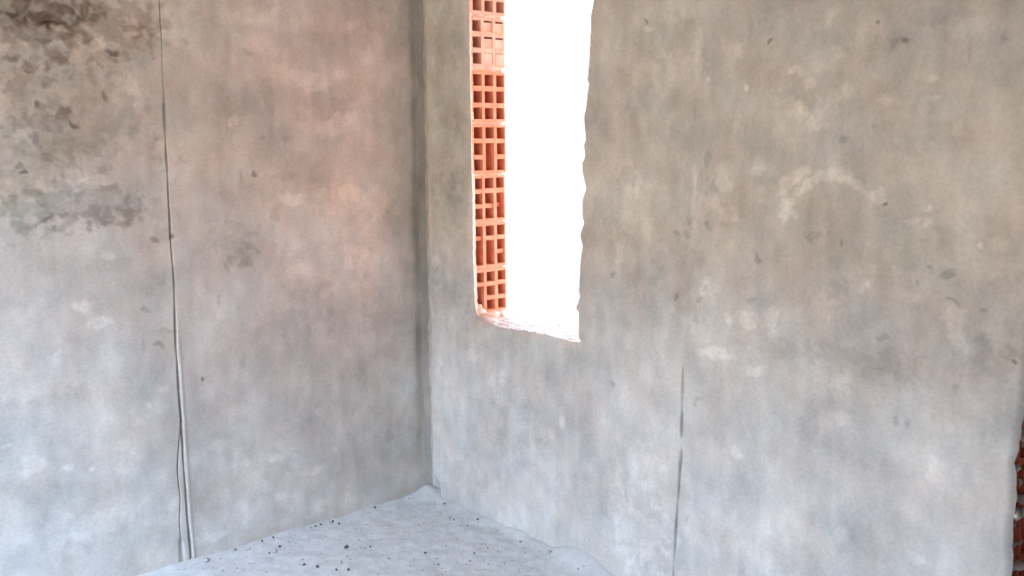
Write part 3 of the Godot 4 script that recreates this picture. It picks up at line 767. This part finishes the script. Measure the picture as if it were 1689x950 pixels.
func build_door_bricks(wr: Node3D) -> void:
	# the rough end of the wall at the doorway: broken hollow bricks and thick mortar
	var y := 0.0
	for k in 11:
		var h := 0.172
		var webs := []
		for c in 3:
			for r in 2:
				if rng.randf() < 0.5:
					webs.append([c, r, rng.randf_range(0.01, 0.06)])
		var b := part("brick", hollow_brick(h, h - 0.024, 0.12, webs, 0.004), M.clay_shaded, wr)
		b.position = Vector3(2.316 + rng.randf_range(-0.008, 0.004), y + 0.012, -0.01)
		b.rotation.x = deg_to_rad(rng.randf_range(-1.5, 1.5))
		for q in 9:
			var r3 := Vector3(rng.randf_range(0.010, 0.02), rng.randf_range(0.008, 0.016), rng.randf_range(0.014, 0.03))
			var s := part("mortar_lump", stone(100 + k * 9 + q, r3), M.rough_mortar if q % 3 else M.sill, wr)
			if q < 5:
				s.position = Vector3(2.310 + rng.randf_range(-0.004, 0.01), y + rng.randf_range(-0.006, 0.014), -0.032 - 0.033 * q)
			else:
				s.position = Vector3(2.308 + rng.randf_range(-0.006, 0.008), y + 0.02 + 0.048 * (q - 5) + rng.randf_range(-0.012, 0.012), -rng.randf_range(0.03, 0.1))
		y += 0.196


# ------------------------------------------------------------------ the rest of the house

func build_shell() -> void:
	var c := structure("ceiling", "grey cement ceiling slab above the room", "ceiling")
	part("slab", boxes([[Vector3(-0.5, CEILING, -4.3), Vector3(ROOM_X + 0.5, CEILING + 0.14, ROOM_Z + 0.35)]]), M.concrete, c)
	# behind the camera: unseen wall, its wide opening and low sill shaped to steer the daylight
	var wf := structure("wall_front", "cement-plastered wall with a wide opening, behind the camera", "wall")
	part("plaster", boxes([
		[Vector3(-WALL, -0.03, ROOM_Z), Vector3(0.15, CEILING, ROOM_Z + WALL)],
		[Vector3(2.8, -0.03, ROOM_Z), Vector3(ROOM_X + WALL, CEILING, ROOM_Z + WALL)],
		[Vector3(0.15, 2.2, ROOM_Z), Vector3(2.8, CEILING, ROOM_Z + WALL)],
		[Vector3(0.15, -0.03, ROOM_Z), Vector3(2.8, 0.9, ROOM_Z + WALL)]]), M.cement, wf)
	var wb := structure("wall_far", "cement-plastered wall closing the room beside the camera", "wall")
	part("plaster", boxes([[Vector3(ROOM_X, -0.03, -4.2), Vector3(ROOM_X + WALL, CEILING, ROOM_Z)]]), M.cement, wb)
	# added next room behind the doorway, its unseen side wall placed to shade the window jamb
	var wn := structure("wall_added_wing", "added unseen brick side wall outside the window, shading its jamb", "wall")
	part("core", boxes([
		[Vector3(1.40, -0.1, -4.2), Vector3(1.56, CEILING, -WALL)],
		[Vector3(1.56, -0.1, -4.2), Vector3(ROOM_X, CEILING, -4.04)]]), M.brickwork, wn)


func build_outside() -> void:
	var g := structure("ground_outside", "dry reddish earth round the house", "ground")
	part("earth", boxes([[Vector3(-60, -0.5, -60), Vector3(60, -0.22, 60)]]), M.earth, g)
	var w := structure("wall_added_yard", "added ochre rendered wall in the yard behind the camera, unseen, cutting off low sky", "wall")  # added unseen wall: height blocks low sky, colour warms the bounced light
	part("render", boxes([[Vector3(-14, -0.25, 10.0), Vector3(18, 3.9, 10.25)]]), M.render, w)
	part("coping", boxes([[Vector3(-14.05, 3.9, 9.94), Vector3(18.05, 3.98, 10.31)]]), M.cement, w)


const ORDER := ["first", "second", "third", "fourth", "fifth", "sixth", "seventh", "eighth", "ninth", "tenth", "eleventh", "twelfth"]


func scatter(spots: Array, called: String, kind: String, group: String, dark: bool) -> void:
	# three runs: along the foot of the left wall, along the foot of the window wall, on the open floor
	var runs := [[], [], []]
	for k in spots.size():
		var s: Array = spots[k]
		runs[0 if s[0] < 0.06 else (1 if s[1] < 0.11 else 2)].append([s, k])
	runs[0].sort_custom(func(a, b): return a[0][1] < b[0][1])
	runs[1].sort_custom(func(a, b): return a[0][0] < b[0][0])
	runs[2].sort_custom(func(a, b): return a[0][0] - a[0][1] < b[0][0] - b[0][1])
	var n := 0
	for run in 3:
		for at in runs[run].size():
			var s: Array = runs[run][at][0]
			var k: int = runs[run][at][1]
			var r: float = s[2]
			var size := Vector3(r, r * 0.7, r * 0.9)
			if dark:
				r *= 0.72
				size = Vector3(r * (0.6 + 0.1 * (k % 4)), r * 0.9, r * (1.1 - 0.12 * (k % 3)))
			var o := part(called + ("" if n == 0 else "_%03d" % n), stone((300 if dark else 400) + k, size), M.dark_stone if dark else M.crumb, self)
			o.position = Vector3(maxf(s[0], 0.02), 0, maxf(s[1], 0.02))
			o.position.y = floor_height(o.position.x, o.position.z) + r * 0.3
			o.rotation.y = k * 1.7
			var where: String = [
				"%s at the foot of the left wall, %s from the corner",
				"%s at the foot of the window wall, %s from the corner",
				"%s on the open cement floor, %s from the left"][run] % [kind, ORDER[at]]
			if dark and k == 0:
				where = "largest dark pebble, alone on the open cement floor"
			o.set_meta("label", where)
			o.set_meta("category", "pebble" if dark else "crumb")
			o.set_meta("group", group)
			n += 1


func build_debris() -> void:
	scatter(DARK_SPOTS, "dark_pebble", "tiny dark pebble", "dark pebbles on the floor", true)
	scatter(PALE_SPOTS, "mortar_crumb", "pale grey mortar crumb", "mortar crumbs on the floor", false)
